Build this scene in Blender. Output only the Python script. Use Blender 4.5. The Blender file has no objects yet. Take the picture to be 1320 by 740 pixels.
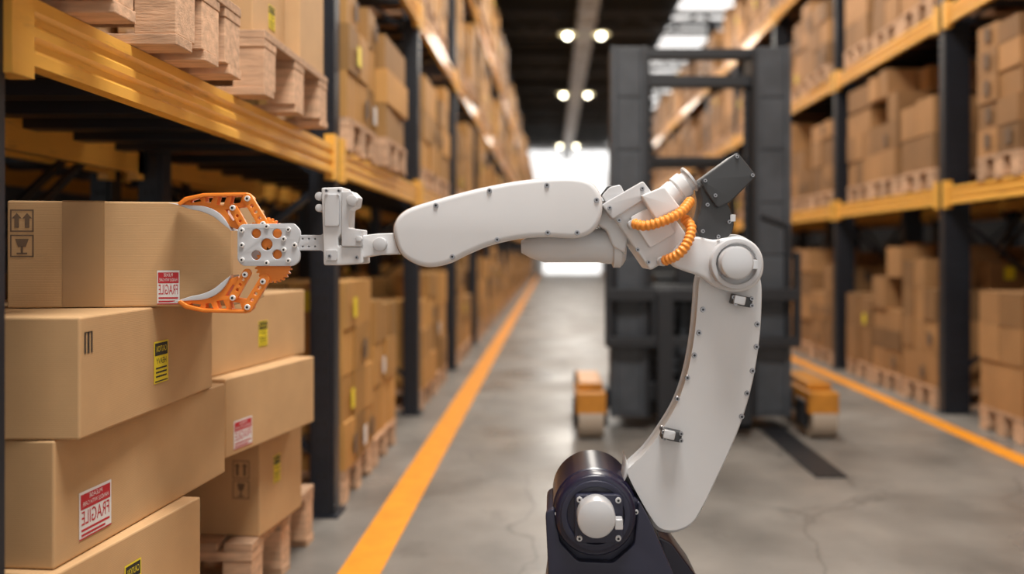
import bpy, math, random
from mathutils import Vector, Matrix
random.seed(7)
scene = bpy.context.scene
try:
    scene.view_settings.view_transform = 'Standard'
except Exception:
    pass
COL = scene.collection
CAMH = 1.5

# ------------------------------------------------------------------ materials
def mat(name, color, rough=0.5, metal=0.0, var=0.0, vscale=8.0, bump=0.0, bscale=60.0,
        island=0.0, emit=None, estr=0.0, stretch=None, coat=0.0, dirt=None, dscale=5.0, damt=0.0):
    m = bpy.data.materials.new(name); m.use_nodes = True
    nt = m.node_tree; N = nt.nodes; L = nt.links
    b = N['Principled BSDF']
    b.inputs['Roughness'].default_value = rough
    b.inputs['Metallic'].default_value = metal
    b.inputs['Base Color'].default_value = (*color, 1)
    if coat: b.inputs['Coat Weight'].default_value = coat
    tc = N.new('ShaderNodeTexCoord')
    vec = tc.outputs['Object']
    if stretch:
        mp = N.new('ShaderNodeMapping'); mp.inputs['Scale'].default_value = stretch
        L.new(vec, mp.inputs['Vector']); vec = mp.outputs['Vector']
    cur = None
    if var > 0 or island > 0 or damt > 0:
        rgb = N.new('ShaderNodeRGB'); rgb.outputs[0].default_value = (*color, 1); cur = rgb.outputs[0]
    if var > 0:
        no = N.new('ShaderNodeTexNoise'); no.inputs['Scale'].default_value = vscale
        no.inputs['Detail'].default_value = 5
        L.new(vec, no.inputs['Vector'])
        mr = N.new('ShaderNodeMapRange'); mr.inputs[1].default_value = 0.3; mr.inputs[2].default_value = 0.7
        mr.inputs[3].default_value = 1 - var; mr.inputs[4].default_value = 1 + var
        L.new(no.outputs[0], mr.inputs[0])
        mx = N.new('ShaderNodeVectorMath'); mx.operation = 'SCALE'
        L.new(cur, mx.inputs[0]); L.new(mr.outputs[0], mx.inputs['Scale']); cur = mx.outputs[0]
    if island > 0:
        g = N.new('ShaderNodeNewGeometry')
        mr = N.new('ShaderNodeMapRange')
        mr.inputs[3].default_value = 1 - island; mr.inputs[4].default_value = 1 + island * 0.6
        L.new(g.outputs['Random Per Island'], mr.inputs[0])
        mx = N.new('ShaderNodeVectorMath'); mx.operation = 'SCALE'
        L.new(cur, mx.inputs[0]); L.new(mr.outputs[0], mx.inputs['Scale']); cur = mx.outputs[0]
    if damt > 0:
        no = N.new('ShaderNodeTexNoise'); no.inputs['Scale'].default_value = dscale
        no.inputs['Detail'].default_value = 8; no.inputs['Roughness'].default_value = 0.7
        L.new(vec, no.inputs['Vector'])
        mr = N.new('ShaderNodeMapRange'); mr.inputs[1].default_value = 0.56; mr.inputs[2].default_value = 0.70
        mr.inputs[3].default_value = 0; mr.inputs[4].default_value = damt
        L.new(no.outputs[0], mr.inputs[0])
        mix = N.new('ShaderNodeMix'); mix.data_type = 'RGBA'
        L.new(mr.outputs[0], mix.inputs[0]); L.new(cur, mix.inputs[6])
        mix.inputs[7].default_value = (*dirt, 1); cur = mix.outputs[2]
    if cur is not None: L.new(cur, b.inputs['Base Color'])
    if bump > 0:
        no = N.new('ShaderNodeTexNoise'); no.inputs['Scale'].default_value = bscale
        no.inputs['Detail'].default_value = 4
        L.new(vec, no.inputs['Vector'])
        bp = N.new('ShaderNodeBump'); bp.inputs['Strength'].default_value = bump
        bp.inputs['Distance'].default_value = 0.01
        L.new(no.outputs[0], bp.inputs['Height']); L.new(bp.outputs[0], b.inputs['Normal'])
    if emit:
        b.inputs['Emission Color'].default_value = (*emit, 1)
        b.inputs['Emission Strength'].default_value = estr
    return m

def cardboard(name, color, island=0.0):
    """matte kraft paper with very fine straight corrugation lines and soft mottling"""
    m = mat(name, color, rough=0.75, var=0.05, vscale=7, island=island)
    nt = m.node_tree; N = nt.nodes; L = nt.links
    tc = N.new('ShaderNodeTexCoord')
    w = N.new('ShaderNodeTexWave'); w.bands_direction = 'Z'; w.inputs['Scale'].default_value = 62
    w.inputs['Distortion'].default_value = 0.4
    L.new(tc.outputs['Object'], w.inputs['Vector'])
    no = N.new('ShaderNodeTexNoise'); no.inputs['Scale'].default_value = 140
    L.new(tc.outputs['Object'], no.inputs['Vector'])
    ad = N.new('ShaderNodeMath'); ad.operation = 'ADD'; L.new(w.outputs['Fac'], ad.inputs[0]); L.new(no.outputs[0], ad.inputs[1])
    bp = N.new('ShaderNodeBump'); bp.inputs['Strength'].default_value = 0.12; bp.inputs['Distance'].default_value = 0.0014
    L.new(ad.outputs[0], bp.inputs['Height'])
    L.new(bp.outputs[0], N['Principled BSDF'].inputs['Normal'])
    return m

def concrete(name, color):
    m = mat(name, color, rough=0.40, var=0.30, vscale=1.5, bump=0.12, bscale=22, damt=0.6, dirt=tuple(c * .52 for c in color), dscale=2.1)
    nt = m.node_tree; N = nt.nodes; L = nt.links; b = N['Principled BSDF']
    src = b.inputs['Base Color'].links[0].from_socket
    tc = N.new('ShaderNodeTexCoord')
    wn = N.new('ShaderNodeTexNoise'); wn.inputs['Scale'].default_value = 2.2; wn.inputs['Detail'].default_value = 6
    L.new(tc.outputs['Object'], wn.inputs['Vector'])
    mxv = N.new('ShaderNodeMix'); mxv.data_type = 'VECTOR'; mxv.inputs[0].default_value = 0.25
    L.new(tc.outputs['Object'], mxv.inputs[4]); L.new(wn.outputs[1], mxv.inputs[5])
    vo = N.new('ShaderNodeTexVoronoi'); vo.feature = 'DISTANCE_TO_EDGE'; vo.inputs['Scale'].default_value = 0.75
    L.new(mxv.outputs[1], vo.inputs['Vector'])
    mr = N.new('ShaderNodeMapRange'); mr.inputs[1].default_value = 0; mr.inputs[2].default_value = 0.007
    mr.inputs[3].default_value = 0.45; mr.inputs[4].default_value = 0
    L.new(vo.outputs['Distance'], mr.inputs[0])
    mix = N.new('ShaderNodeMix'); mix.data_type = 'RGBA'; L.new(mr.outputs[0], mix.inputs[0]); L.new(src, mix.inputs[6])
    mix.inputs[7].default_value = (.04, .036, .032, 1); L.new(mix.outputs[2], b.inputs['Base Color'])
    rn = N.new('ShaderNodeTexNoise'); rn.inputs['Scale'].default_value = 0.9; rn.inputs['Detail'].default_value = 6
    L.new(tc.outputs['Object'], rn.inputs['Vector'])
    rr = N.new('ShaderNodeMapRange'); rr.inputs[1].default_value = .35; rr.inputs[2].default_value = .65; rr.inputs[3].default_value = .27; rr.inputs[4].default_value = .52
    L.new(rn.outputs[0], rr.inputs[0]); L.new(rr.outputs[0], b.inputs['Roughness'])
    return m

M = {}
M['card'] = cardboard('cardboard', (0.545, 0.335, 0.16))
M['card_bg'] = mat('cardboard_stock_warm', (0.44, 0.225, 0.06), rough=0.65, island=0.45, var=0.10, vscale=3)
M['card_bg2'] = mat('cardboard_stock_brown', (0.36, 0.185, 0.07), rough=0.7, island=0.45, var=0.10, vscale=3)
M['tape'] = mat('brown_packing_tape', (0.37, 0.215, 0.095), rough=0.38, var=0.05)
M['wood'] = mat('pallet_wood', (0.58, 0.36, 0.22), rough=0.8, var=0.25, vscale=7, stretch=(1, 5, 6), bump=0.2, bscale=30, island=0.25)
M['steel'] = mat('dark_blue_steel', (0.014, 0.016, 0.022), rough=0.42, var=0.15)
M['yellow'] = mat('yellow_beam_paint', (0.88, 0.47, 0.085), rough=0.33, var=0.06, vscale=3, damt=0.55, dirt=(0.40, 0.19, 0.05), dscale=11, stretch=(1, .5, 3), bump=0.05, coat=0.2)
M['concrete'] = concrete('concrete_floor', (0.198, 0.180, 0.160))
M['line'] = mat('floor_line_paint', (0.78, 0.29, 0.010), rough=0.5, var=0.10, vscale=9)
M['ceil'] = mat('ceiling_metal', (0.018, 0.019, 0.02), rough=0.7, var=0.2)
M['truss'] = mat('truss_paint', (0.07, 0.072, 0.075), rough=0.5)
M['frame'] = mat('skylight_frame', (0.55, 0.55, 0.55), rough=0.5)
M['duct'] = mat('galvanised_duct', (0.50, 0.53, 0.56), rough=0.3, metal=0.3, var=0.4, vscale=5)
M['wall'] = mat('wall_paint', (0.16, 0.15, 0.14), rough=0.8, var=0.1)
M['wallend'] = mat('white_cladding', (0.62, 0.62, 0.62), rough=0.7, var=0.05)
M['sky'] = mat('daylight_panel', (0.9, 0.9, 0.9), emit=(1, 0.99, 0.97), estr=1.5)
M['lamp'] = mat('lamp_bulb', (1, 1, 0.9), emit=(1, 0.93, 0.70), estr=14)
M['reflector'] = mat('lamp_reflector', (0.8, 0.7, 0.4), rough=0.3, emit=(1, 0.85, 0.5), estr=0.5)
M['white'] = mat('white_plastic', (0.68, 0.68, 0.685), rough=0.36, var=0.012, coat=0.1)
M['white2'] = mat('light_grey_cast', (0.56, 0.56, 0.57), rough=0.40)
M['edge'] = mat('wood_tone_gasket', (0.36, 0.26, 0.20), rough=0.6)
M['screw'] = mat('screw_steel', (0.36, 0.36, 0.38), rough=0.3, metal=0.8)
M['cap'] = mat('brushed_aluminium', (0.66, 0.66, 0.67), rough=0.32, metal=0.45)
M['dgrey'] = mat('charcoal_plastic', (0.042, 0.044, 0.047), rough=0.45)
M['navy'] = mat('navy_lacquer', (0.010, 0.009, 0.028), rough=0.30, coat=0.15)
M['navy2'] = mat('navy_satin', (0.022, 0.023, 0.045), rough=0.42)
M['black'] = mat('black_rubber', (0.012, 0.012, 0.013), rough=0.6)
M['orange'] = mat('orange_plastic', (0.86, 0.25, 0.03), rough=0.4)
M['hose'] = mat('orange_hose', (0.88, 0.31, 0.045), rough=0.4)
M['pad'] = mat('grey_rubber_pad', (0.55, 0.56, 0.58), rough=0.5)
M['fork'] = mat('forklift_grey', (0.052, 0.058, 0.067), rough=0.5, var=0.25, vscale=5)
M['fork2'] = mat('forklift_dark', (0.014, 0.015, 0.018), rough=0.5)
M['forky'] = mat('forklift_orange', (0.50, 0.20, 0.02), rough=0.45, var=.2)
M['wheel'] = mat('wheel_polyurethane', (0.36, 0.29, 0.22), rough=0.6)
M['lwhite'] = mat('label_white', (0.78, 0.76, 0.74), rough=0.5)
M['lred'] = mat('label_red', (0.50, 0.02, 0.03), rough=0.5)
M['lyel'] = mat('label_yellow', (0.85, 0.68, 0.03), rough=0.5)
M['lblk'] = mat('label_black', (0.02, 0.02, 0.02), rough=0.6)
M['ink'] = mat('printed_ink', (0.16, 0.10, 0.06), rough=0.8)
M['seat'] = mat('seat_vinyl', (0.03, 0.03, 0.03), rough=0.6)

# ------------------------------------------------------------------ helpers
def link(o, parent=None):
    COL.objects.link(o)
    if parent is not None: o.parent = parent
    return o
def empty(name, loc=(0, 0, 0)):
    e = bpy.data.objects.new(name, None); e.location = loc; e.empty_display_size = .1
    return link(e)

class MB:
    def __init__(s): s.v = []; s.f = []; s.m = []
    def add(s, verts, faces, m=0):
        b = len(s.v); s.v += [tuple(v) for v in verts]
        s.f += [tuple(i + b for i in f) for f in faces]; s.m += [m] * len(faces)
    def box(s, x0, x1, y0, y1, z0, z1, m=0, rot=0.0, X=None):
        vs = [Vector((x, y, z)) for z in (z0, z1) for y in (y0, y1) for x in (x0, x1)]
        if rot:
            c = Vector(((x0 + x1) / 2, (y0 + y1) / 2, 0)); R = Matrix.Rotation(rot, 3, 'Z')
            vs = [R @ (v - c) + c for v in vs]
        if X is not None: vs = [X @ v for v in vs]
        s.add(vs, [(0, 2, 3, 1), (4, 5, 7, 6), (0, 1, 5, 4), (2, 6, 7, 3), (0, 4, 6, 2), (1, 3, 7, 5)], m)
    def prism(s, prof, y0, y1, m=0):
        n = len(prof)
        vs = [(x, y0, z) for x, z in prof] + [(x, y1, z) for x, z in prof]
        fs = [(i, (i + 1) % n, n + (i + 1) % n, n + i) for i in range(n)]
        fs += [tuple(range(n - 1, -1, -1)), tuple(range(n, 2 * n))]
        s.add(vs, fs, m)
    def bar(s, p0, p1, w, m=0, w2=None):
        p0 = Vector(p0); p1 = Vector(p1); d = (p1 - p0); L = d.length
        q = d.to_track_quat('Z', 'Y').to_matrix().to_4x4(); q.translation = p0
        w2 = w2 or w
        s.box(-w / 2, w / 2, -w2 / 2, w2 / 2, 0, L, m, X=q)
    def cyl(s, p0, p1, r, m=0, n=20, r1=None):
        p0 = Vector(p0); p1 = Vector(p1); d = (p1 - p0); L = d.length
        q = d.to_track_quat('Z', 'Y').to_matrix().to_4x4(); q.translation = p0
        r1 = r if r1 is None else r1
        vs = [q @ Vector((math.cos(2 * math.pi * i / n) * r, math.sin(2 * math.pi * i / n) * r, 0)) for i in range(n)]
        vs += [q @ Vector((math.cos(2 * math.pi * i / n) * r1, math.sin(2 * math.pi * i / n) * r1, L)) for i in range(n)]
        fs = [(i, (i + 1) % n, n + (i + 1) % n, n + i) for i in range(n)] + [tuple(range(n - 1, -1, -1)), tuple(range(n, 2 * n))]
        s.add(vs, fs, m)
    def obj(s, name, mats, parent=None, bevel=0.0, smooth=None):
        me = bpy.data.meshes.new(name); me.from_pydata(s.v, [], s.f)
        for k in mats: me.materials.append(M[k])
        me.polygons.foreach_set('material_index', s.m); me.update()
        if smooth:
            me.shade_smooth(); me.set_sharp_from_angle(angle=smooth)
        o = bpy.data.objects.new(name, me); link(o, parent)
        if bevel:
            bv = o.modifiers.new('bevel', 'BEVEL'); bv.width = bevel; bv.segments = 2; bv.limit_method = 'ANGLE'
        return o

# ------------------------------------------------------------------ camera
cam = bpy.data.cameras.new('camera'); camo = bpy.data.objects.new('camera', cam); link(camo)
camo.location = (0, 0, CAMH); camo.rotation_euler = (math.radians(90), 0, 0)
cam.sensor_width = 36; cam.lens = 36 * 1000 / 1320.0
cam.shift_x = -(712 - 660) / 1320.0; cam.shift_y = -(370 - 325) / 1320.0
cam.clip_end = 200
cam.dof.use_dof = True; cam.dof.focus_distance = 2.25; cam.dof.aperture_fstop = 0.85
scene.camera = camo

# ------------------------------------------------------------------ room
XL, XR, YE, ZC, YN = -9.0, 12.0, 55.0, 9.2, -4.0
b = MB(); b.box(XL, XR, YN, YE, -0.1, 0.0); b.obj('floor', ['concrete'])
b = MB(); b.box(XL - .2, XL, YN, YE, 0, ZC); b.obj('wall_left', ['wall'])
b = MB(); b.box(XR, XR + .2, YN, YE, 0, ZC); b.obj('wall_right', ['wall'])
b = MB(); b.box(XL, XR, YE, YE + .2, 0, ZC)
for i in range(42): b.box(XL + i * .5, XL + i * .5 + .12, YE - .04, YE, 0, ZC)
b.obj('wall_back', ['wallend'])
b = MB()
b.box(-2.0, 5.2, YE - .10, YE - .06, 5.2, 8.8, 0)
for i in range(1, 6): b.box(-2.0 + i * 1.2 - .03, -2.0 + i * 1.2 + .03, YE - .14, YE - .1, 5.2, 8.8, 1)
b.obj('window_1', ['sky', 'frame'])
b = MB()
b.box(-.6, 3.4, YE - .16, YE - .06, 0.0, 1.1, 0)
b.box(-.6, 3.4, YE - .16, YE - .06, 1.1, 4.2, 1)
for i in range(16): b.box(-.6, 3.4, YE - .19, YE - .16, 1.1 + i * .19, 1.1 + i * .19 + .1, 1)
b.obj('door_1', ['sky', 'wallend'])
b = MB(); b.box(XL, XR, YN, YE, ZC, ZC + .15)
for i in range(70): b.box(XL, XR, YN + .3 + i * .84, YN + .42 + i * .84, ZC - .07, ZC)
b.obj('ceiling', ['ceil'])
b = MB()
for k in range(9):
    y = 3 + k * 5.8
    b.box(3.9, 6.2, y, y + 4.9, ZC - .12, ZC - .08, 0)
    for i in range(6): b.box(3.9, 6.2, y + i * .96, y + i * .96 + .07, ZC - .18, ZC - .12, 1)
b.obj('skylight', ['sky', 'frame'])
b = MB()
for k in range(10):
    y = 2.0 + k * 5.6
    b.bar((XL, y, ZC - .20), (XR, y, ZC - .20), .12); b.bar((XL, y, ZC - .80), (XR, y, ZC - .80), .10)
    for i in range(20):
        x = XL + i * 1.05; za, zb = (ZC - .20, ZC - .80) if i % 2 else (ZC - .80, ZC - .20)
        b.bar((x, y, za), (x + 1.05, y, zb), .06)
b.obj('roof_truss', ['truss'])
b = MB()
for k in range(40):
    b.box(.72, 1.22, -2 + k * 1.4, -2 + k * 1.4 + 1.34, 7.95, 8.25, 0)
    b.box(.68, 1.26, -2 + k * 1.4 + 1.34, -2 + k * 1.4 + 1.4, 7.91, 8.29, 0)
for k in range(20): b.bar((.97, k * 2.8, 8.25), (.97, k * 2.8, ZC), .03)
b.obj('ventilation_duct', ['duct'])

def pendant(x, y, z):
    e = empty('pendant_lamp', (x, y, z))
    b = MB(); b.cyl((0, 0, .18), (0, 0, ZC - z), .012, 0); b.cyl((0, 0, .02), (0, 0, .2), .27, 0, r1=.07, n=28)
    b.cyl((0, 0, -.004), (0, 0, .018), .26, 1, n=28); b.obj('shade', ['dgrey', 'reflector'], e)
    bm = MB(); n = 16
    prof = [(0.002, -.13), (.06, -.12), (.10, -.06), (.105, -.02), (.08, .0)]
    vs = []; fs = []
    for r, zz in prof:
        vs += [(r * math.cos(2 * math.pi * i / n), r * math.sin(2 * math.pi * i / n), zz) for i in range(n)]
    for j in range(len(prof) - 1):
        fs += [(j * n + i, j * n + (i + 1) % n, (j + 1) * n + (i + 1) % n, (j + 1) * n + i) for i in range(n)]
    bm.add(vs, fs); bm.obj('bulb', ['lamp'], e, smooth=1)
for y in (6, 14.5, 23, 31.7, 47):
    for x in (.45, 1.45): pendant(x, y, 7.95)

# floor markings
b = MB(); b.box(-1.0, -.80, YN, YE - .3, 0, .004); b.obj('floor_line', ['line'])
b = MB(); b.box(3.30, 3.46, YN, YE - .3, 0, .004); b.obj('floor_line', ['line'])

# ------------------------------------------------------------------ racks
LV = [1.94, 3.60, 5.26]     # underside of beams
BH = .16
def rack(name, xf, xb, ys, postw=.13, holes=False):
    """xf = aisle face, xb = rear face"""
    sg = 1 if xb > xf else -1
    b = MB()
    top = 6.9
    for y in ys:
        for x in (xf, xb - sg * postw):
            a, c = sorted((x, x + sg * postw))
            b.box(a, c, y - .05, y + .05, 0, top, 0)
            b.box(a + .02, c - .02, y - .062, y - .05, 0, top, 0)
            b.box(a - .03, c + .03, y - .09, y + .09, 0, .012, 0)
            if y < 13:
                for k in range(60):
                    z = .12 + k * .1
                    b.box(a + postw * .30, a + postw * .42, y - .0645, y - .062, z, z + .03, 2)
                    b.box(a + postw * .60, a + postw * .72, y - .0645, y - .062, z, z + .03, 2)
        z = .3
        i = 0
        while z < top - .9:
            xa, xc = xf + sg * .07, xb - sg * .07
            if i % 2: xa, xc = xc, xa
            b.bar((xa, y, z), (xc, y, z + .8), .035); z += .8; i += 1
    for j in range(len(ys) - 1):
        y0, y1 = ys[j] + .05, ys[j + 1] - .05
        for zb in LV:
            for face, s2 in ((xf, sg), (xb, -sg)):
                pr = [(0, 0), (0, .03), (.014, .042), (.014, .058), (0, .07), (0, .09), (.014, .102), (.014, .118), (0, .13), (0, .16), (.05, .16), (.05, 0)]
                f0 = face - s2 * .012
                b.prism([(f0 + s2 * d, zb + z) for d, z in pr], y0, y1, 1)
                for (ya, yb) in ((y0 - .005, y0 + .07), (y1 - .07, y1 + .005)):
                    a, c = sorted((f0 - s2 * .008, f0 + s2 * .05))
                    b.box(a, c, ya, yb, zb - .035, zb + BH + .06, 1)
            if ys[j] < 20:
                n = 7
                for k in range(n):
                    y = y0 + .25 + k * (y1 - y0 - .5) / (n - 1)
                    a, c = sorted((xf + sg * .04, xb - sg * .04))
                    b.box(a, c, y - .05, y + .05, zb + .10, zb + .155, 0)
        if ys[j] < 14:
            xr = xb + sg * .02
            for (za, zc) in ((.4, 2.3), (2.3, 4.2)):
                b.bar((xr, y0, za), (xr, y1, zc), .03); b.bar((xr, y0, zc), (xr, y1, za), .03)
    return b.obj(name, ['steel', 'yellow', 'black'])

ysL = [1.70 + 2.75 * i for i in range(-2, 19)]
ysR = [1.75 + 2.75 * i for i in range(-1, 19)]
rack('pallet_rack', -1.235, -2.35, ysL, .14)
rack('pallet_rack', 3.64, 4.76, ysR, .24)
rack('pallet_rack', -3.6, -2.50, ysL[1:10], .12)
rack('pallet_rack', 6.0, 4.92, ysR[1:10], .12)

def pallet(b, x0, x1, y0, y1, z, h=.2, m=0):
    t = h * .13
    W = x1 - x0; D = y1 - y0
    for k in range(3):
        y = y0 + k * (D - .1) / 2; b.box(x0, x1, y, y + .1, z, z + t, m)
    for i in range(3):
        for k in range(3):
            x = x0 + i * (W - .13) / 2; y = y0 + k * (D - .13) / 2
            b.box(x + .004, x + .126, y + .004, y + .126, z + t, z + h - 2 * t, m)
    for k in range(3):
        y = y0 + k * (D - .13) / 2; b.box(x0 + .002, x1 - .002, y, y + .13, z + h - 2 * t, z + h - t, m)
    n = 6
    for k in range(n):
        x = x0 + k * (W - .12) / (n - 1); b.box(x, x + .12, y0, y1, z + h - t, z + h, m)

def load(bb, bp, x0, x1, y0, y1, z, hmax, face, simple=False, ph=.2):
    """pallet with stacked cartons. face=+1 if aisle is on +x side"""
    pallet(bp, x0, x1, y0, y1, z, ph)
    zz = z + ph + .001
    H = random.choice((.28, .34, .40, .24)); ny = random.choice((1, 2, 2, 3)); nx = 2 if simple else random.choice((2, 3))
    target = z + ph + random.uniform(.74, 1.0) * (hmax - ph)
    while zz + H < target + .1 and zz + H < z + hmax:
        if random.random() < .35: ny = random.choice((1, 2, 2, 3)); H = random.choice((.22, .3, .36))
        if zz + H > z + hmax: break
        last = zz + H * 2 > target
        for i in range(nx):
            for k in range(ny):
                if last and random.random() < .25: continue
                ww = (x1 - x0) / nx; dd = (y1 - y0) / ny
                j = random.uniform(-.025, .025)
                cx0 = x0 + i * ww + .006 + j * .5; cy0 = y0 + k * dd + .006
                h = H - (random.uniform(0, .06) if last else .002)
                bb.box(cx0, cx0 + ww - .012, cy0, cy0 + dd - .012, zz, zz + h, 0, rot=random.uniform(-.03, .03))
                if y0 < 22 and random.random() < .25:
                    m = random.choice((1, 2, 3, 3, 3))
                    lw, lh = .1, .12
                    if face > 0 and i == nx - 1:
                        X = cx0 + ww + .004; bb.box(X - .002, X, cy0 + dd * .6, cy0 + dd * .6 + lw * .8, zz + .06, zz + .06 + lh, m)
                    elif face < 0 and i == 0:
                        X = cx0 - .016; bb.box(X, X + .002, cy0 + dd * .3, cy0 + dd * .3 + lw * .8, zz + .06, zz + .06 + lh, m)
                    if k == 0:
                        bb.box(cx0 + ww * .25, cx0 + ww * .25 + lw, cy0 - .016, cy0 - .014, zz + h - .17, zz + h - .05, m)
        zz += H

def fill(x0, x1, ys, face, skip, gap={}, card='card_bg'):
    bb = MB(); bp = MB()
    for j in range(len(ys) - 1):
        if ys[j] > 0 - 3.2:
            for li, z in enumerate([0.0] + [l + BH + .002 for l in LV]):
                if (j, li) in skip: continue
                g = gap.get(j, 0)
                n = 3 if g < .6 else 2
                yy0 = ys[j] + .14; step = (ys[j + 1] - ys[j] - .22 - g) / n
                for k in range(n):
                    if random.random() < .04 and li: continue
                    ya = yy0 + k * step + random.uniform(0, .04)
                    o = random.uniform(-.03, .05) if li else 0
                    hm = 1.42 if li < 3 else 1.35
                    if li == 0: hm = 1.66
                    if li == 0 and face > 0:
                        load(bb, bp, x0, x1 - .03, ya, ya + step - .07, z, hm, face, ys[j] > 20)
                    elif li == 0:
                        load(bb, bp, x0 + .03, x1, ya, ya + step - .07, z, hm, face, ys[j] > 20)
                    else:
                        load(bb, bp, x0 + o, x1 + o, ya, ya + step - .07, z, hm, face, ys[j] > 20)
    bb.obj('stacked_cardboard_boxes', [card, 'lwhite', 'lyel', 'ink'])
    bp.obj('wooden_pallets', ['wood'])
fill(-2.28, -1.20, ysL, +1, {(0, 0), (1, 0), (2, 0), (2, 1), (0, 1), (1, 1)}, gap={3: .95, 4: .75, 5: .7})
fill(3.62, 4.70, ysR, -1, set(), gap={2: .5, 3: .25}, card='card_bg2')
fill(-3.55, -2.56, ysL[1:10], +1, set())
fill(4.98, 5.96, ysR[1:10], -1, set(), card='card_bg2')

# near-bay shelf contents (hand placed)
def solo_pallet(x0, x1, y0, y1, z, h):
    b = MB(); pallet(b, -(x1 - x0) / 2, (x1 - x0) / 2, -(y1 - y0) / 2, (y1 - y0) / 2, 0, h)
    o = b.obj('wooden_pallet', ['wood'], bevel=.003); o.location = ((x0 + x1) / 2, (y0 + y1) / 2, z); return o
ZS = LV[0] + BH + .002
solo_pallet(-2.25, -1.10, 1.35, 2.05, ZS, .25)
solo_pallet(-2.25, -1.09, 2.25, 2.72, ZS, .25)
solo_pallet(-2.25, -1.10, 2.97, 3.80, ZS, .25)

def cbox(cx, cy, z0, W, L, H, deg, tape=None):
    """near-right corner (cx,cy); L runs away (+y), W runs left (-x)"""
    me = MB(); me.box(-W, 0, 0, L, 0, H, 0)
    o = me.obj('cardboard_box', ['card'], bevel=.005); o.location = (cx, cy, z0); o.rotation_euler = (0, 0, math.radians(deg))
    t = MB()
    if tape:
        t.box(tape[0], tape[1], -.0014, L + .0014, H, H + .0012, 0)
        t.box(tape[0], tape[1], -.0018, -.0004, 0.002, H - .002, 0)
    else:
        t.box(-W / 2 - .03, -W / 2 + .03, -.0012, L + .0012, H, H + .0012, 0)
        t.box(-W / 2 - .03, -W / 2 + .03, -.0016, -.0004, H * .8, H, 0)
    t.obj('tape', ['tape'], o)
    return o

def text_mesh(body, size):
    c = bpy.data.curves.new('t', 'FONT'); c.body = body; c.size = size; c.align_x = 'CENTER'; c.align_y = 'CENTER'
    o = bpy.data.objects.new('t', c); COL.objects.link(o)
    dg = bpy.context.evaluated_depsgraph_get(); dg.update()
    me = bpy.data.meshes.new_from_object(o.evaluated_get(dg))
    v = [tuple(x.co) for x in me.vertices]; f = [tuple(p.vertices) for p in me.polygons]
    bpy.data.objects.remove(o); return v, f

def label(parent, kind, face, a, z, w, h, fx=0.0):
    """face 'R': local +x face at x=fx, a = y centre. face 'F': local -y face, a = x centre. Print is mirrored."""
    b = MB()
    if face == 'R': P = lambda u, v, d: (fx + d, a + u, z + v)
    else: P = lambda u, v, d: (a + u, -d, z + v)
    def quad(u0, u1, v0, v1, d, m): b.add([P(u0, v0, d), P(u1, v0, d), P(u1, v1, d), P(u0, v1, d)], [(0, 1, 2, 3)], m)
    def txt(s, size, u, v, d, m, mirror=-1, wmax=None):
        vs, fs = text_mesh(s, size)
        k = 1
        if wmax:
            ww = max(x[0] for x in vs) - min(x[0] for x in vs); k = wmax / ww
        b.add([P(u + mirror * x[0] * k, v + x[1], d) for x in vs], fs, m)
    if kind == 'fragile':
        quad(-w / 2, w / 2, -h / 2, h / 2, .0015, 0)
        quad(-w * .46, w * .46, h * .12, h * .44, .002, 1)
        txt('FRAGILE', h * .42, 0, -h * .08, .0022, 1, wmax=w * .86)
        txt('HANDLE WITH CARE', h * .13, 0, h * .22, .0024, 0, wmax=w * .8)
        txt('PLEASE', h * .13, 0, h * .36, .0024, 0, wmax=w * .4)
        quad(-w * .44, w * .44, -h * .34, -h * .29, .002, 1); quad(-w * .44, w * .3, -h * .44, -h * .39, .002, 1)
        quad(-w * .5, w * .5, -h * .5, -h * .47, .002, 1)
        b.obj('fragile_label', ['lwhite', 'lred'], parent)
    elif kind == 'caution':
        quad(-w / 2, w / 2, -h / 2, h / 2, .0015, 0)
        quad(-w * .44, w * .44, h * .16, h * .46, .002, 1)
        txt('CAUTION', h * .2, 0, h * .31, .0024, 0, wmax=w * .7)
        txt('HEAVY', h * .2, 0, h * .02, .0022, 1, wmax=w * .7)
        for k in range(3): quad(-w * .38, w * .38, -h * (.16 + k * .1), -h * (.12 + k * .1), .002, 1)
        quad(-w * .44, w * .44, -h * .47, -h * .44, .002, 1)
        b.obj('caution_label', ['lyel', 'lblk'], parent)
    elif kind == 'icons':
        for kk in range(2):
            z0 = h / 2 - (kk + 1) * h / 2 + .004; zt = z0 + h / 2 - .008
            for (u0, u1, v0, v1) in ((-w / 2, w / 2, z0, z0 + .004), (-w / 2, w / 2, zt - .004, zt), (-w / 2, -w / 2 + .004, z0, zt), (w / 2 - .004, w / 2, z0, zt)):
                quad(u0, u1, v0, v1, .001, 0)
            if kk == 0:
                for s in (-.22, .22):
                    quad(s * w - .006, s * w + .006, z0 + .012, zt - .026, .001, 0)
                    b.add([P(s * w - .013, zt - .026, .001), P(s * w + .013, zt - .026, .001), P(s * w, zt - .01, .001)], [(0, 1, 2)], 0)
            else:
                b.add([P(-.018, zt - .012, .001), P(.018, zt - .012, .001), P(.010, z0 + (zt - z0) * .45, .001), P(-.010, z0 + (zt - z0) * .45, .001)], [(0, 1, 2, 3)], 0)
                quad(-.003, .003, z0 + .01, z0 + (zt - z0) * .5, .001, 0); quad(-.014, .014, z0 + .008, z0 + .013, .001, 0)
        b.obj('handling_icons', ['ink'], parent)
    elif kind == 'bars':
        for u0, u1 in ((-.5, -.3), (-.12, .12), (.3, .5)): quad(u0 * w, u1 * w, -h / 2, h / 2, .001, 0)
        quad(-.5 * w, .5 * w, h * .44, h * .5, .001, 0)
        b.obj('printed_mark', ['lblk'], parent)

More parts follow.
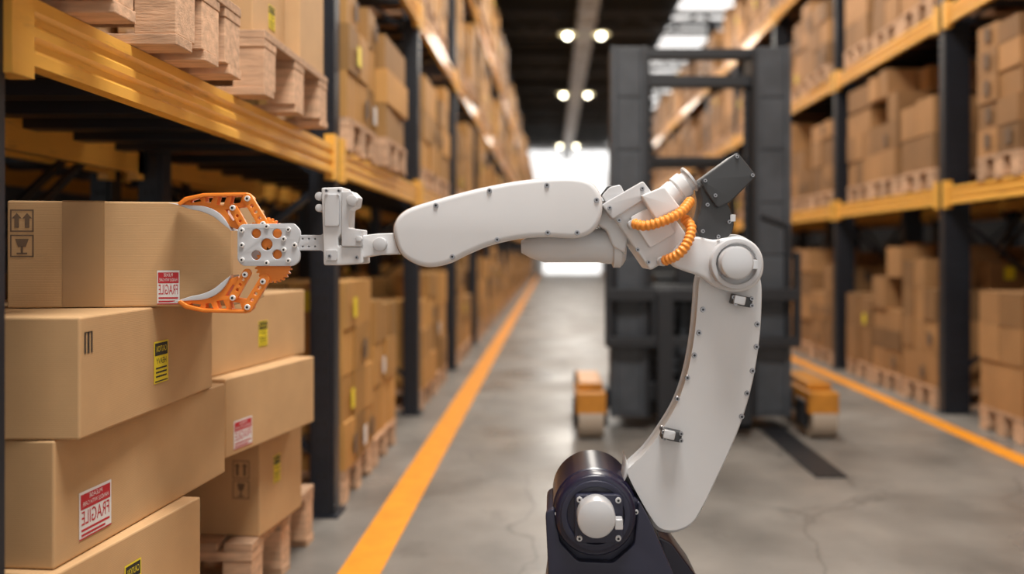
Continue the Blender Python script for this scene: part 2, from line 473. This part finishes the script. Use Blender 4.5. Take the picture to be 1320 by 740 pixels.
# front stack
solo_pallet(-2.05, -1.22, 1.86, 2.86, 0, .29)
c4 = cbox(-1.222, 1.90, .292, .8, .62, .415, -7.6); label(c4, 'caution', 'R', .29, .27, .07, .13)
c3 = cbox(-1.24, 1.93, .709, .75, .86, .32, -4.3); label(c3, 'fragile', 'R', .155, .055 + .045, .13, .125)
c2 = cbox(-1.178, 1.934, 1.031, .78, .755, .306, 0); label(c2, 'caution', 'R', .40, .14, .085, .125); label(c2, 'bars', 'R', .035, .24, .035, .055)
b1 = cbox(-.955, 2.318, 1.339, .615, .45, .309, 9.0, tape=(-.468, -.355))
label(b1, 'fragile', 'F', -.180, .057, .062, .10); label(b1, 'icons', 'F', -.575, .215, .062, .145)
# rear stack
solo_pallet(-2.1, -1.245, 3.22, 4.05, 0, .29)
cC = cbox(-1.24, 3.29, .292, .70, .40, .425, -7); label(cC, 'caution', 'R', .15, .25, .06, .12); label(cC, 'icons', 'F', -.085, .24, .075, .17)
cB = cbox(-1.235, 2.93, .719, .62, .66, .30, -12.0); label(cB, 'fragile', 'R', .11, .075, .12, .11)
cA = cbox(-1.32, 2.86, 1.021, .60, .84, .30, -9.8); label(cA, 'caution', 'R', .47, .13, .07, .11)
# cartons on the near shelf
def sbox(x0, x1, y0, y1, z0, z1, tag=None):
    return cbox(x1, y0, z0, x1 - x0, y1 - y0, z1 - z0, random.uniform(-2, 2))
zt = ZS + .252
sbox(-1.70, -1.115, 3.43, 3.79, zt, zt + .42)
o = sbox(-1.70, -1.17, 3.03, 3.39, zt, zt + .30); label(o, 'caution', 'R', .2, .12, .07, .1)
sbox(-2.2, -1.76, 3.02, 3.7, zt, zt + .5)
sbox(-2.1, -1.18, 2.28, 2.69, zt, zt + .45)
sbox(-2.1, -1.20, 1.42, 2.0, zt, zt + .45)

# ------------------------------------------------------------------ ROBOT ARM
# Side-elevation drawing units of the arm (u right, v down) are converted to metres on the arm's own planes.
arm = empty('robotic_arm', (0, 0, 0))
def P(u, v, y): return Vector(((u - 712) * y / 1000, y, CAMH + (325 - v) * y / 1000))
def circ(u, v, r, n=28, a0=0): return [(u + r * math.cos(a0 + 2 * math.pi * i / n), v + r * math.sin(a0 + 2 * math.pi * i / n)) for i in range(n)]
def cr(pts, sub=6):
    out = []; n = len(pts)
    for i in range(n):
        p0, p1, p2, p3 = [Vector(pts[(i + k - 1) % n]) for k in range(4)]
        for s in range(sub):
            t = s / sub
            q = .5 * ((2 * p1) + (p2 - p0) * t + (2 * p0 - 5 * p1 + 4 * p2 - p3) * t * t + (3 * p1 - p0 - 3 * p2 + p3) * t ** 3)
            out.append((q.x, q.y))
    return out
def rnd(pts, r=3, n=4):
    """round polygon corners"""
    out = []; N = len(pts)
    for i in range(N):
        p = Vector(pts[i]); a = Vector(pts[i - 1]); c = Vector(pts[(i + 1) % N])
        ra = min(r, (a - p).length * .45); rc = min(r, (c - p).length * .45)
        pa = p + (a - p).normalized() * ra; pc = p + (c - p).normalized() * rc
        for k in range(n + 1):
            t = k / n; q = pa * (1 - t) ** 2 + p * 2 * t * (1 - t) + pc * t * t; out.append((q.x, q.y))
    return out
def area(p): return sum(p[i - 1][0] * p[i][1] - p[i][0] * p[i - 1][1] for i in range(len(p)))
def plate(name, outer, y0, y1, m, holes=(), bev=.003, parent=None, res=3):
    cu = bpy.data.curves.new(name, 'CURVE'); cu.dimensions = '2D'; cu.fill_mode = 'BOTH'
    bev = min(bev, (y1 - y0) * .45)
    cu.extrude = (y1 - y0) / 2 - bev; cu.bevel_depth = bev; cu.bevel_resolution = res
    for k, pts in enumerate([outer] + list(holes)):
        q = [((u - 712) * y0 / 1000, CAMH + (325 - v) * y0 / 1000) for u, v in pts]
        ccw = area(q) > 0
        if (k == 0) != ccw: q = q[::-1]
        if k == 0 and bev:   # inset the outline so the bevel ends on the drawn edge
            r = []; n = len(q)
            for i in range(n):
                a = Vector(q[i - 1]); p = Vector(q[i]); c = Vector(q[(i + 1) % n])
                d1 = (p - a); d2 = (c - p)
                if d1.length < 1e-7 or d2.length < 1e-7: continue
                nn = (Vector((-d1.y, d1.x)).normalized() + Vector((-d2.y, d2.x)).normalized())
                if nn.length < 1e-4: r.append(tuple(p)); continue
                r.append(tuple(p + nn.normalized() * bev))
            q = r
        sp = cu.splines.new('POLY'); sp.points.add(len(q) - 1)
        for i, (x, z) in enumerate(q): sp.points[i].co = (x, z, 0, 1)
        sp.use_cyclic_u = True
    o = bpy.data.objects.new(name, cu); COL.objects.link(o)
    dg = bpy.context.evaluated_depsgraph_get(); dg.update()
    me = bpy.data.meshes.new_from_object(o.evaluated_get(dg)); bpy.data.objects.remove(o)
    ym = (y0 + y1) / 2
    for v in me.vertices: v.co = (v.co.x, ym - v.co.z, v.co.y)
    me.materials.clear(); me.materials.append(M[m])
    me.polygons.foreach_set('material_index', [0] * len(me.polygons))
    import bmesh
    bm = bmesh.new(); bm.from_mesh(me); bmesh.ops.remove_doubles(bm, verts=bm.verts, dist=1e-5)
    bmesh.ops.recalc_face_normals(bm, faces=bm.faces); bm.to_mesh(me); bm.free()
    me.shade_smooth(); me.set_sharp_from_angle(angle=math.radians(35))
    ob = bpy.data.objects.new(name, me); link(ob, parent or arm); return ob
def lathe(name, p0, p1, prof, m, n=48, parent=None):
    """prof: (t, r) t in metres from p0 towards p1"""
    p0 = Vector(p0); d = Vector(p1) - p0
    q = d.to_track_quat('Z', 'Y').to_matrix().to_4x4(); q.translation = p0
    vs = []; fs = []
    for t, r in prof:
        vs += [q @ Vector((r * math.cos(2 * math.pi * i / n), r * math.sin(2 * math.pi * i / n), t)) for i in range(n)]
    for j in range(len(prof) - 1):
        fs += [(j * n + i, j * n + (i + 1) % n, (j + 1) * n + (i + 1) % n, (j + 1) * n + i) for i in range(n)]
    fs += [tuple(range(n - 1, -1, -1)), tuple(range((len(prof) - 1) * n, len(prof) * n))]
    b = MB(); b.add(vs, fs); return b.obj(name, [m], parent or arm, smooth=math.radians(40))
def disc(name, u, v, rpx, y0, y1, m, bev=.003, parent=None, n=48):
    """short cylinder, axis along y, front at y0"""
    r = rpx * y0 / 1000; L = y1 - y0; c = P(u, v, y0)
    return lathe(name, c, c + Vector((0, 1, 0)), [(0, max(r - bev, .0005)), (bev * .3, r - bev * .3), (bev, r), (L, r)], m, n, parent)
def screws(name, pts, y, r=3.4, m='screw'):
    b = MB()
    for u, v in pts:
        c = P(u, v, y); R = r * y / 1000
        b.cyl(c, c + Vector((0, -.004, 0)), R, 0, 16, R * .85)
        b.cyl(c + Vector((0, -.0041, 0)), c + Vector((0, -.0046, 0)), R * .45, 1, 6)
    return b.obj(name, [m, 'black'], arm, smooth=math.radians(30))
def bar2d(a, c, w, n=8):
    a = Vector(a); c = Vector(c); ang = math.atan2(c.y - a.y, c.x - a.x); out = []
    for k in range(n + 1):
        t = ang + math.pi / 2 + math.pi * k / n; out.append((a.x + w / 2 * math.cos(t), a.y + w / 2 * math.sin(t)))
    for k in range(n + 1):
        t = ang - math.pi / 2 + math.pi * k / n; out.append((c.x + w / 2 * math.cos(t), c.y + w / 2 * math.sin(t)))
    return out
def orect(u, v, w, h, deg):
    t = math.radians(deg); c, s = math.cos(t), math.sin(t)
    return [(u + x * c - y * s, v + x * s + y * c) for x, y in ((-w / 2, -h / 2), (w / 2, -h / 2), (w / 2, h / 2), (-w / 2, h / 2))]

# base
pb = MB()
pb.cyl((.16, 2.30, 0), (.16, 2.30, .05), .34, 0, 48); pb.cyl((.16, 2.30, .05), (.16, 2.30, .30), .27, 0, 48, .24)
for i in range(8):
    a = i * math.pi / 4 + .2; x, y = .16 + .305 * math.cos(a), 2.30 + .305 * math.sin(a)
    pb.cyl((x, y, .05), (x, y, .07), .018, 1, 6)
pb.obj('pedestal', ['navy2', 'screw'], arm, smooth=.6)
yoke = rnd([(704, 661), (717, 655), (728, 640), (815, 640), (824, 646), (836, 668), (869, 742), (905, 880), (690, 880), (707, 742)], 8)
plate('shoulder_yoke', yoke, 2.19, 2.40, 'navy2', bev=.008)
plate('shoulder_cheek', rnd([(703, 662), (714, 655), (722, 700), (745, 724), (790, 726), (818, 702), (823, 645), (836, 668), (869, 742), (905, 880), (690, 880), (707, 742)], 5), 2.165, 2.19, 'navy2', bev=.004)
plate('base_rib', rnd([(846, 690), (866, 700), (897, 742), (925, 800), (925, 870), (840, 870)], 5), 2.30, 2.46, 'navy', bev=.006)
c = P(768, 665, 2.15)
lathe('shoulder_drum', c, c + Vector((0, 1, 0)), [(0, .098), (.002, .108), (.008, .113), (.05, .115), (.054, .119), (.25, .119), (.256, .112)], 'navy', 64)
plate('drum_face_ring', circ(768, 665, 45, 48), 2.142, 2.152, 'navy2', holes=[circ(768, 665, 38, 48)], bev=.002)
plate('flange_plate', rnd([(741, 638), (798, 638), (803, 643), (803, 700), (741, 700)], 6), 2.128, 2.150, 'navy2', bev=.002)
screws('flange_screws', [(747, 644), (797, 645), (747, 694), (797, 694)], 2.128, 4, 'cap')
disc('motor_cap', 769, 670, 25, 2.075, 2.13, 'cap', .006)
plate('keyed_tab', rnd([(793, 670), (803, 670), (803, 683), (793, 683)], 1.5), 2.09, 2.12, 'cap', bev=.001)
screws('drum_screws', [(718, 662), (820, 660)], 2.16, 3.2, 'cap')

# lower arm (curved boom)
la = [(905, 350), (940, 335), (972, 342), (983, 362), (984, 395), (981, 440), (973, 490), (961, 535), (945, 577), (926, 618), (908, 655), (893, 677), (870, 687), (848, 683), (832, 662), (815, 632), (805.5, 612), (805, 606), (809, 600), (830, 580), (851, 551), (868, 522), (880, 490), (888, 455), (893, 420), (896, 385), (898, 362)]
plate('lower_arm', cr(la, 5), 2.20, 2.28, 'white', bev=.008, res=4)
plate('lower_arm_back', [(u - 2, v + 0) for u, v in cr(la, 5)], 2.284, 2.31, 'white2', bev=.004)
screws('lower_arm_screws', [(906, 399), (901, 429), (895, 458), (886, 487), (873, 514), (853, 552), (976, 418), (975, 447), (970, 478), (963, 507), (956, 537)], 2.20, 3.6)
for (u, v, a) in ((957, 388, 12), (866, 562, 12)):
    b_ = plate('cable_clip', rnd(orect(u, v, 26, 13, a), 2), 2.165, 2.199, 'dgrey', bev=.002)
    plate('cable_clip_top', rnd(orect(u - 3, v - 1, 15, 11, a), 2), 2.155, 2.166, 'cap', bev=.002)
    screws('clip_screws', [(u - 11, v - 5), (u + 12, v - 3), (u - 9, v + 3), (u + 12, v + 6)], 2.165, 3, 'screw')

# elbow
el = [(985, 342), (982, 326), (972, 313), (955, 305), (938, 306), (920, 309), (896, 305), (878, 312), (866, 328), (868, 342), (885, 350), (905, 357), (925, 371), (950, 377), (970, 371), (982, 357)]
plate('elbow_link', cr(el, 5), 2.15, 2.197, 'white', bev=.008, res=4)
plate('elbow_ring', circ(950, 340, 33, 56), 2.115, 2.155, 'white2', holes=[circ(950, 340, 28, 48)], bev=.003)
disc('elbow_hub', 950, 340, 29, 2.13, 2.16, 'white2', .002)
disc('elbow_cap', 951, 339, 21.5, 2.075, 2.14, 'cap', .006)
screws('elbow_screws', [(929, 322), (972, 322), (929, 358), (972, 357), (926, 340)], 2.13, 3.2)
plate('elbow_tab', rnd(orect(973, 341, 9, 12, 0), 1.5), 2.10, 2.13, 'cap', bev=.001)
disc('elbow_rear_housing', 945, 335, 33, 2.31, 2.40, 'white2', .006)
# forearm
pod = [(507, 300), (509, 286), (518, 274), (536, 265), (580, 252), (620, 242), (665, 233.5), (710, 229), (742, 229), (762, 235), (774, 250), (777, 268), (773, 287), (761, 301), (742, 307), (705, 305.5), (668, 308), (632, 316), (602, 328), (577, 340), (552, 344.5), (530, 338), (514, 324)]
pod = cr(pod, 6)
plate('forearm_gasket', pod, 2.185, 2.20, 'edge', bev=.002)
plate('forearm_cover', pod, 2.135, 2.186, 'white', bev=.014, res=5)
plate('forearm_rear_cover', pod, 2.20, 2.27, 'white2', bev=.012, res=4)
screws('forearm_screws', [(562, 265), (631, 246), (705, 239), (769, 258), (706, 300), (641, 309), (583, 331), (744, 300)], 2.136, 3.6)
p0 = P(672, 318, 2.28); p1 = P(800, 316, 2.28); Lt = (p1 - p0).length; u = 2.28 / 1000
lathe('forearm_tube', p0, p1, [(0, 8 * u), (12 * u, 15 * u), (30 * u, 21 * u), (100 * u, 22 * u), (112 * u, 24 * u), (116 * u, 24 * u), (118 * u, 29 * u), (127 * u, 29 * u), (130 * u, 26 * u), (134 * u, 20 * u)], 'white')
plate('forearm_joint', rnd([(768, 262), (800, 252), (812, 290), (806, 326), (790, 318), (782, 296), (770, 290)], 5), 2.20, 2.30, 'white', bev=.006)
plate('tilt_housing', rnd([(788, 276), (845, 246), (895, 316), (838, 349)], 5), 2.17, 2.34, 'white', bev=.006)
plate('tilt_flange', rnd([(775, 264), (829, 233), (842, 250), (790, 283)], 4), 2.15, 2.36, 'white2', bev=.004)
plate('tilt_face', rnd([(812, 280), (846, 262), (872, 300), (838, 320)], 4), 2.155, 2.172, 'white', bev=.003)
plate('housing_gasket', rnd([(775, 250), (783, 240), (800, 238), (803, 246), (780, 258)], 2), 2.20, 2.24, 'dgrey', bev=.002)
plate('housing_ear', rnd([(776, 252), (786, 241), (800, 238), (806, 250), (784, 266)], 3), 2.17, 2.20, 'white2', bev=.003)
screws('housing_screws', [(786, 268), (828, 243), (798, 284), (836, 338), (882, 312), (822, 322)], 2.15, 3)
u = 2.18 / 1000
p0 = P(840, 272, 2.2); p1 = P(896, 226, 2.2)
plate('motor_block', rnd([(826, 252), (856, 240), (878, 268), (846, 284)], 4), 2.13, 2.26, 'white', bev=.005)
lathe('wrist_motor', p0, p1, [(0, 17 * u), (40 * u, 17 * u), (41 * u, 15.5 * u), (43 * u, 15.5 * u), (44 * u, 17.5 * u), (56 * u, 17.5 * u), (57 * u, 14 * u), (63 * u, 14 * u), (65 * u, 12 * u)], 'white')
p0 = P(888, 232, 2.2); lathe('motor_ring', p0, p1, [(0, 18.2 * u), (3 * u, 18.2 * u)], 'cap')
plate('encoder_body', rnd([(902, 232), (951, 196), (976, 227), (941, 261), (925, 268), (912, 250)], 4), 2.15, 2.27, 'dgrey', bev=.004)
plate('encoder_bracket', cr([(905, 238), (925, 245), (938, 262), (946, 283), (942, 302), (925, 311), (906, 307), (897, 292), (902, 275), (905, 258), (903, 246)], 5), 2.165, 2.25, 'dgrey', bev=.004)
screws('encoder_screws', [(909, 233), (950, 202), (970, 226), (922, 252), (912, 264), (940, 286), (906, 298), (926, 305)], 2.15, 2.6, 'screw')
plate('encoder_plug', rnd(orect(945, 281, 7, 9, 0), 1), 2.16, 2.17, 'cap', bev=.001)
def hose(name, pts, rpx, rings, y):
    pp = [P(a, c_, y + d) for a, c_, d in pts]
    pp = [pp[0] * 2 - pp[1]] + pp + [pp[-1] * 2 - pp[-2]]
    path = []
    for i in range(1, len(pp) - 2):
        for s in range(40):
            t = s / 40; a, b_, c_, d = pp[i - 1:i + 3]
            path.append(.5 * ((2 * b_) + (c_ - a) * t + (2 * a - 5 * b_ + 4 * c_ - d) * t * t + (3 * b_ - a - 3 * c_ + d) * t ** 3))
    R = rpx * y / 1000; n = 20; vs = []; fs = []; Np = len(path)
    cum = [0]
    for i in range(1, Np): cum.append(cum[-1] + (path[i] - path[i - 1]).length)
    for i, p in enumerate(path):
        t = (path[min(i + 1, Np - 1)] - path[max(i - 1, 0)]).normalized()
        s1 = t.cross(Vector((0, 1, 0))).normalized(); s2 = t.cross(s1)
        r = R * (1 - .2 * (.5 + .5 * math.cos(2 * math.pi * rings * cum[i] / cum[-1])))
        vs += [p + s1 * r * math.cos(2 * math.pi * k / n) + s2 * r * math.sin(2 * math.pi * k / n) for k in range(n)]
    for j in range(Np - 1):
        fs += [(j * n + k, j * n + (k + 1) % n, (j + 1) * n + (k + 1) % n, (j + 1) * n + k) for k in range(n)]
    fs += [tuple(range(n)), tuple(range((Np - 1) * n, Np * n))]
    b = MB(); b.add(vs, fs); return b.obj(name, ['hose'], arm, smooth=math.radians(70))
hose('cable_hose_upper', [(816, 288, .0), (832, 291, -.02), (855, 285, -.03), (877, 274, -.02), (891, 258, .02)], 7, 16, 2.13)
hose('cable_hose_lower', [(882, 281, .02), (891, 294, -.01), (886, 313, -.03), (874, 328, -.03), (855, 337, .0)], 7, 15, 2.13)
disc('hose_socket_a', 816, 289, 6, 2.125, 2.17, 'white2', .002); disc('hose_socket_b', 855, 337, 6, 2.125, 2.2, 'white2', .002)

# wrist
plate('wrist_link', rnd([(464, 304), (486, 301), (515, 300), (515, 328), (486, 329), (464, 333)], 3), 2.19, 2.24, 'white', bev=.004)
disc('wrist_pivot', 489, 315, 9, 2.175, 2.2, 'white2', .003)
plate('wrist_spine', rnd([(414, 242), (442, 241), (443, 300), (436, 306), (436, 318), (466, 318), (468, 340), (440, 342), (417, 342), (416, 300)], 3), 2.18, 2.27, 'white', bev=.004)
plate('wrist_top_arm', rnd([(440, 247), (452, 246), (460, 254), (458, 266), (450, 270), (449, 294), (466, 296), (466, 318), (440, 318)], 2), 2.17, 2.24, 'white2', bev=.003)
plate('wrist_panel', rnd([(418, 250), (437, 250), (437, 292), (418, 292)], 3), 2.173, 2.181, 'white2', bev=.002)
plate('wrist_foot', rnd([(420, 322), (434, 322), (434, 336), (420, 336)], 2), 2.172, 2.181, 'white2', bev=.001)
disc('wrist_knob_a', 411, 253, 5.5, 2.19, 2.23, 'white2', .002); disc('wrist_knob_b', 453, 258, 7, 2.155, 2.175, 'white2', .002)
disc('wrist_knob_c', 411, 268, 5, 2.19, 2.23, 'white2', .002); disc('wrist_bolt', 462, 308, 4, 2.16, 2.175, 'cap', .001)
screws('wrist_screws', [(421, 246), (437, 246), (425, 330), (460, 332)], 2.172, 2.5)
# gripper
plate('tool_coupler', rnd([(384, 303), (414, 303), (417, 300), (417, 325), (414, 323), (384, 323)], 1.5), 2.215, 2.25, 'pad',
      holes=[circ(390, 308, 1.7, 10), circ(398, 308, 1.7, 10), circ(406, 308, 1.7, 10), circ(390, 318, 1.7, 10), circ(398, 318, 1.7, 10), circ(406, 318, 1.7, 10)], bev=.0012)
ph = [(330, 301), (357, 301), (343.5, 315), (330, 329), (357, 328)]
pal = rnd([(311, 289), (379, 288), (387, 297), (387, 305), (383, 316), (387, 327), (386, 337), (378, 343), (313, 343), (306, 336), (306, 296)], 4)
plate('palm_front', pal, 2.212, 2.221, 'pad', holes=[circ(a, c_, 6.8 if i != 2 else 8.2, 24) for i, (a, c_) in enumerate(ph)], bev=.0012)
plate('palm_rear', pal, 2.262, 2.271, 'pad', bev=.0012)
screws('palm_screws', [(312, 297), (344, 292), (312, 316), (312, 335), (344, 339), (372, 296), (372, 336), (380, 316), (366, 308), (366, 322)], 2.212, 3.4, 'lwhite')
def gear(name, u, v, r, teeth, y0, y1):
    pts = []
    for i in range(teeth * 4):
        a = 2 * math.pi * i / (teeth * 4); rr = r if i % 4 in (0, 1) else r * .88; pts.append((u + rr * math.cos(a), v + rr * math.sin(a)))
    plate(name, pts, y0, y1, 'orange', bev=.0008)
gear('gear_upper', 342, 303, 23, 26, 2.226, 2.24); gear('gear_lower', 352, 341, 24, 26, 2.226, 2.24)
def jaw(tag, V):
    f = lambda pts: [(u, V(v)) for u, v in pts]
    y0, y1 = 2.232, 2.258
    # skeletal finger: curved truss with cut-outs
    plate('finger_' + tag, f(rnd([(228, 262), (238, 254), (262, 249), (318, 248), (326, 255), (323, 266), (304, 268), (311, 285), (306, 296), (296, 292), (285, 276), (272, 268), (250, 266), (236, 267)], 2)), y0, y1, 'orange',
          holes=[f(rnd([(243, 258), (257, 254), (260, 260), (246, 262)], 1)), f(rnd([(264, 254), (276, 253), (272, 262), (264, 261)], 1)), f(rnd([(281, 253), (293, 253), (288, 266), (278, 264)], 1)),
                 f(rnd([(298, 253), (313, 252), (310, 262), (295, 264)], 1.5)), f(rnd([(289, 270), (298, 269), (304, 283), (300, 286)], 1))], bev=.0015)
    plate('finger_rail_' + tag, f(rnd([(229, 263), (239, 255), (262, 250), (318, 249), (318, 252), (262, 253.5), (241, 259), (232, 265)], 1)), y0 - .012, y0 + .002, 'orange', bev=.001)
    a, c_ = (319, 256), (341, 292)
    hl = [circ(a[0] + (c_[0] - a[0]) * t, V(a[1] + (c_[1] - a[1]) * t), 2.8, 12) for t in (.26, .48, .70)]
    plate('drive_link_' + tag, f(bar2d(a, c_, 13)), y0 - .012, y0 - .001, 'orange', holes=hl, bev=.001)
    a, c_ = (301, 270), (318, 300)
    hl = [circ(a[0] + (c_[0] - a[0]) * t, V(a[1] + (c_[1] - a[1]) * t), 2.5, 12) for t in (.28, .5, .72)]
    plate('idle_link_' + tag, f(bar2d(a, c_, 11)), y0 - .010, y0 - .001, 'orange', holes=hl, bev=.001)
    plate('grip_pad_' + tag, f(cr([(230, 264), (246, 264.5), (263, 266), (278, 272), (289, 282), (296, 295), (287, 289), (275, 279.5), (260, 273), (244, 269.5)], 4)), y0 - .006, y1 + .03, 'pad', bev=.0015)
    screws('link_pins_' + tag, f([(319, 256), (300, 268), (339, 289), (316, 298)]), y0 - .012, 3.9, 'lwhite')
jaw('upper', lambda v: v)
jaw('lower', lambda v: 652 - v)

# ------------------------------------------------------------------ FORKLIFT (straddle stacker with wide mast)
fl = empty('forklift', (1.24, 6.6, 0))
def FL(b, name, mats, **k): return b.obj(name, mats, fl, **k)
b = MB()
for s in (-1, 1):
    xo = s * .60
    b.box(xo - .15, xo + .15, -.10, .14, .12, 3.22, 0)
    b.box(xo - .155, xo - .10, -.125, -.09, .12, 3.22, 0)
    b.box(xo + .10, xo + .155, -.125, -.09, .12, 3.22, 0)
    for k in range(7): b.box(xo - .10, xo + .10, -.112, -.10, .16 + k * .44, .16 + k * .44 + .41, 0)
    b.box(xo - s * .15 - .02, xo - s * .15 + .02, -.14, .18, .12, 3.18, 1)
    for k in range(30): b.box(xo - s * .20 - .012, xo - s * .20 + .012, -.02, .02, .3 + k * .09, .3 + k * .09 + .07, 1)
b.box(-.45, .45, -.06, .06, 3.14, 3.22, 1); b.box(-.45, .45, -.06, .06, 2.90, 2.99, 1)
b.box(-.45, .45, -.08, .10, 1.08, 1.22, 1); b.box(-.45, .45, -.08, .10, .25, .40, 1)
FL(b, 'mast', ['fork', 'fork2'], bevel=.006)
b = MB()
for x in (-.12, .12): b.cyl((x, .02, .4), (x, .02, 1.2), .035, 0)
for x in (-.42, .42): b.bar((x, 0, 1.2), (x, 0, 2.9), .025, 1)
FL(b, 'lift_cylinders', ['fork', 'fork2'], smooth=.6)
b = MB()
b.box(-.80, .80, -.24, -.14, 1.10, 1.20, 0); b.box(-.80, .80, -.24, -.14, .72, .80, 0)
for x in (-.78, -.40, .0, .40, .78): b.box(x - .025, x + .025, -.23, -.15, .72, 1.5 if abs(x) > .7 else 1.2, 0)
FL(b, 'fork_carriage', ['fork2'], bevel=.006)
b = MB()
for x in (-.32, .32):
    b.box(x - .06, x + .06, -.30, -.24, .06, 1.18, 0); b.prism([(x - .06, .05), (x + .06, .05), (x + .06, .10), (x - .06, .09)], -.30, -.24, 0)
FL(b, 'fork_shanks', ['fork2'])
b = MB()
b.box(-.62, .62, .16, 1.35, .16, 1.02, 0); b.box(-.55, .55, .20, 1.30, 1.02, 1.18, 1)
for k in range(6): b.box(-.42, .42, .14, .16, .42 + k * .09, .46 + k * .09, 1)
b.box(-.74, .74, .05, .35, .10, .40, 1)
b.box(-.30, .30, .45, .95, 1.18, 1.30, 2); b.box(-.28, .28, .92, 1.04, 1.25, 1.70, 2)
FL(b, 'chassis', ['fork', 'fork2', 'seat'], bevel=.02)
b = MB()
b.box(-.14, .14, .24, .34, 1.18, 1.42, 0); b.cyl((0, .36, 1.40), (0, .46, 1.50), .018, 0)
for i in range(20):
    a0, a1 = 2 * math.pi * i / 20, 2 * math.pi * (i + 1) / 20
    q = lambda a: (.15 * math.cos(a), .46 - .10 * math.sin(a), 1.50 + .11 * math.sin(a))
    b.cyl(q(a0), q(a1), .013, 0, 8)
for x in (.2, .26, .32): b.cyl((x, .3, 1.18), (x, .27, 1.40), .01, 0, 8)
FL(b, 'steering_console', ['fork2'])
b = MB()
for s in (-1, 1):
    b.bar((s * .55, .25, 1.1), (s * .55, .45, 2.35), .05, 0); b.bar((s * .55, 1.25, 1.1), (s * .55, 1.15, 2.35), .05, 0)
    b.bar((s * .55, .45, 2.35), (s * .55, 1.15, 2.35), .05, 0)
    b.cyl((s * .72, -.12, .8), (s * .72, -.12, 1.72), .022, 0); b.cyl((s * .72, -.12, 1.72), (s * .50, -.12, 1.80), .022, 0)
for k in range(5): b.bar((-.55, .45 + k * .175, 2.35), (.55, .45 + k * .175, 2.35), .03, 0)
FL(b, 'overhead_guard', ['fork2'])
for s in (-1, 1):
    b = MB(); xo = s * .93
    b.box(xo - .12, xo + .12, -.42, .10, .20, .38, 0); b.box(xo - .10, xo + .10, -.30, .35, .38, .44, 0)
    b.box(xo - .10, xo + .10, .1, 1.0, .14, .34, 1)
    b.box(xo - .14, xo - .11, -.34, -.10, .08, .3, 1); b.box(xo + .11, xo + .14, -.34, -.10, .08, .3, 1)
    b.box(min(s * .7, xo), max(s * .7, xo), .0, .25, .18, .34, 1)
    FL(b, 'outrigger', ['forky', 'fork2'], bevel=.02)
    b = MB(); b.cyl((xo - .10, -.30, .14), (xo + .10, -.30, .14), .14, 0, 32); b.cyl((xo - .105, -.30, .14), (xo + .105, -.30, .14), .05, 1, 16)
    b.cyl((xo - .08, .8, .14), (xo + .08, .8, .14), .14, 0, 32)
    FL(b, 'wheels', ['wheel', 'fork2'], smooth=.6)
b = MB(); b.box(1.75, 1.96, 5.15, 6.9, 0, .012); b.obj('dark_floor_strip', ['fork2'])  # thin dark strip on the floor, running out from under the forklift

# ------------------------------------------------------------------ lights
w = bpy.data.worlds.new('world'); scene.world = w; w.use_nodes = True
w.node_tree.nodes['Background'].inputs[0].default_value = (1, .98, .95, 1)
w.node_tree.nodes['Background'].inputs[1].default_value = 0.88
def area_light(name, loc, sx, sy, power, color=(1, .93, .84), rot=(0, 0, 0)):
    l = bpy.data.lights.new(name, 'AREA'); l.shape = 'RECTANGLE'; l.size = sx; l.size_y = sy; l.energy = power; l.color = color
    o = bpy.data.objects.new(name, l); o.location = loc; o.rotation_euler = rot; link(o); return o
area_light('ceiling_light', (.4, 1.0, 7.3), 1.8, 1.8, 620, (1, .97, .93))
for y in (8, 15, 23, 32, 42):
    area_light('ceiling_light', (1.1, y, 7.5), 2.0, 3.0, 400)
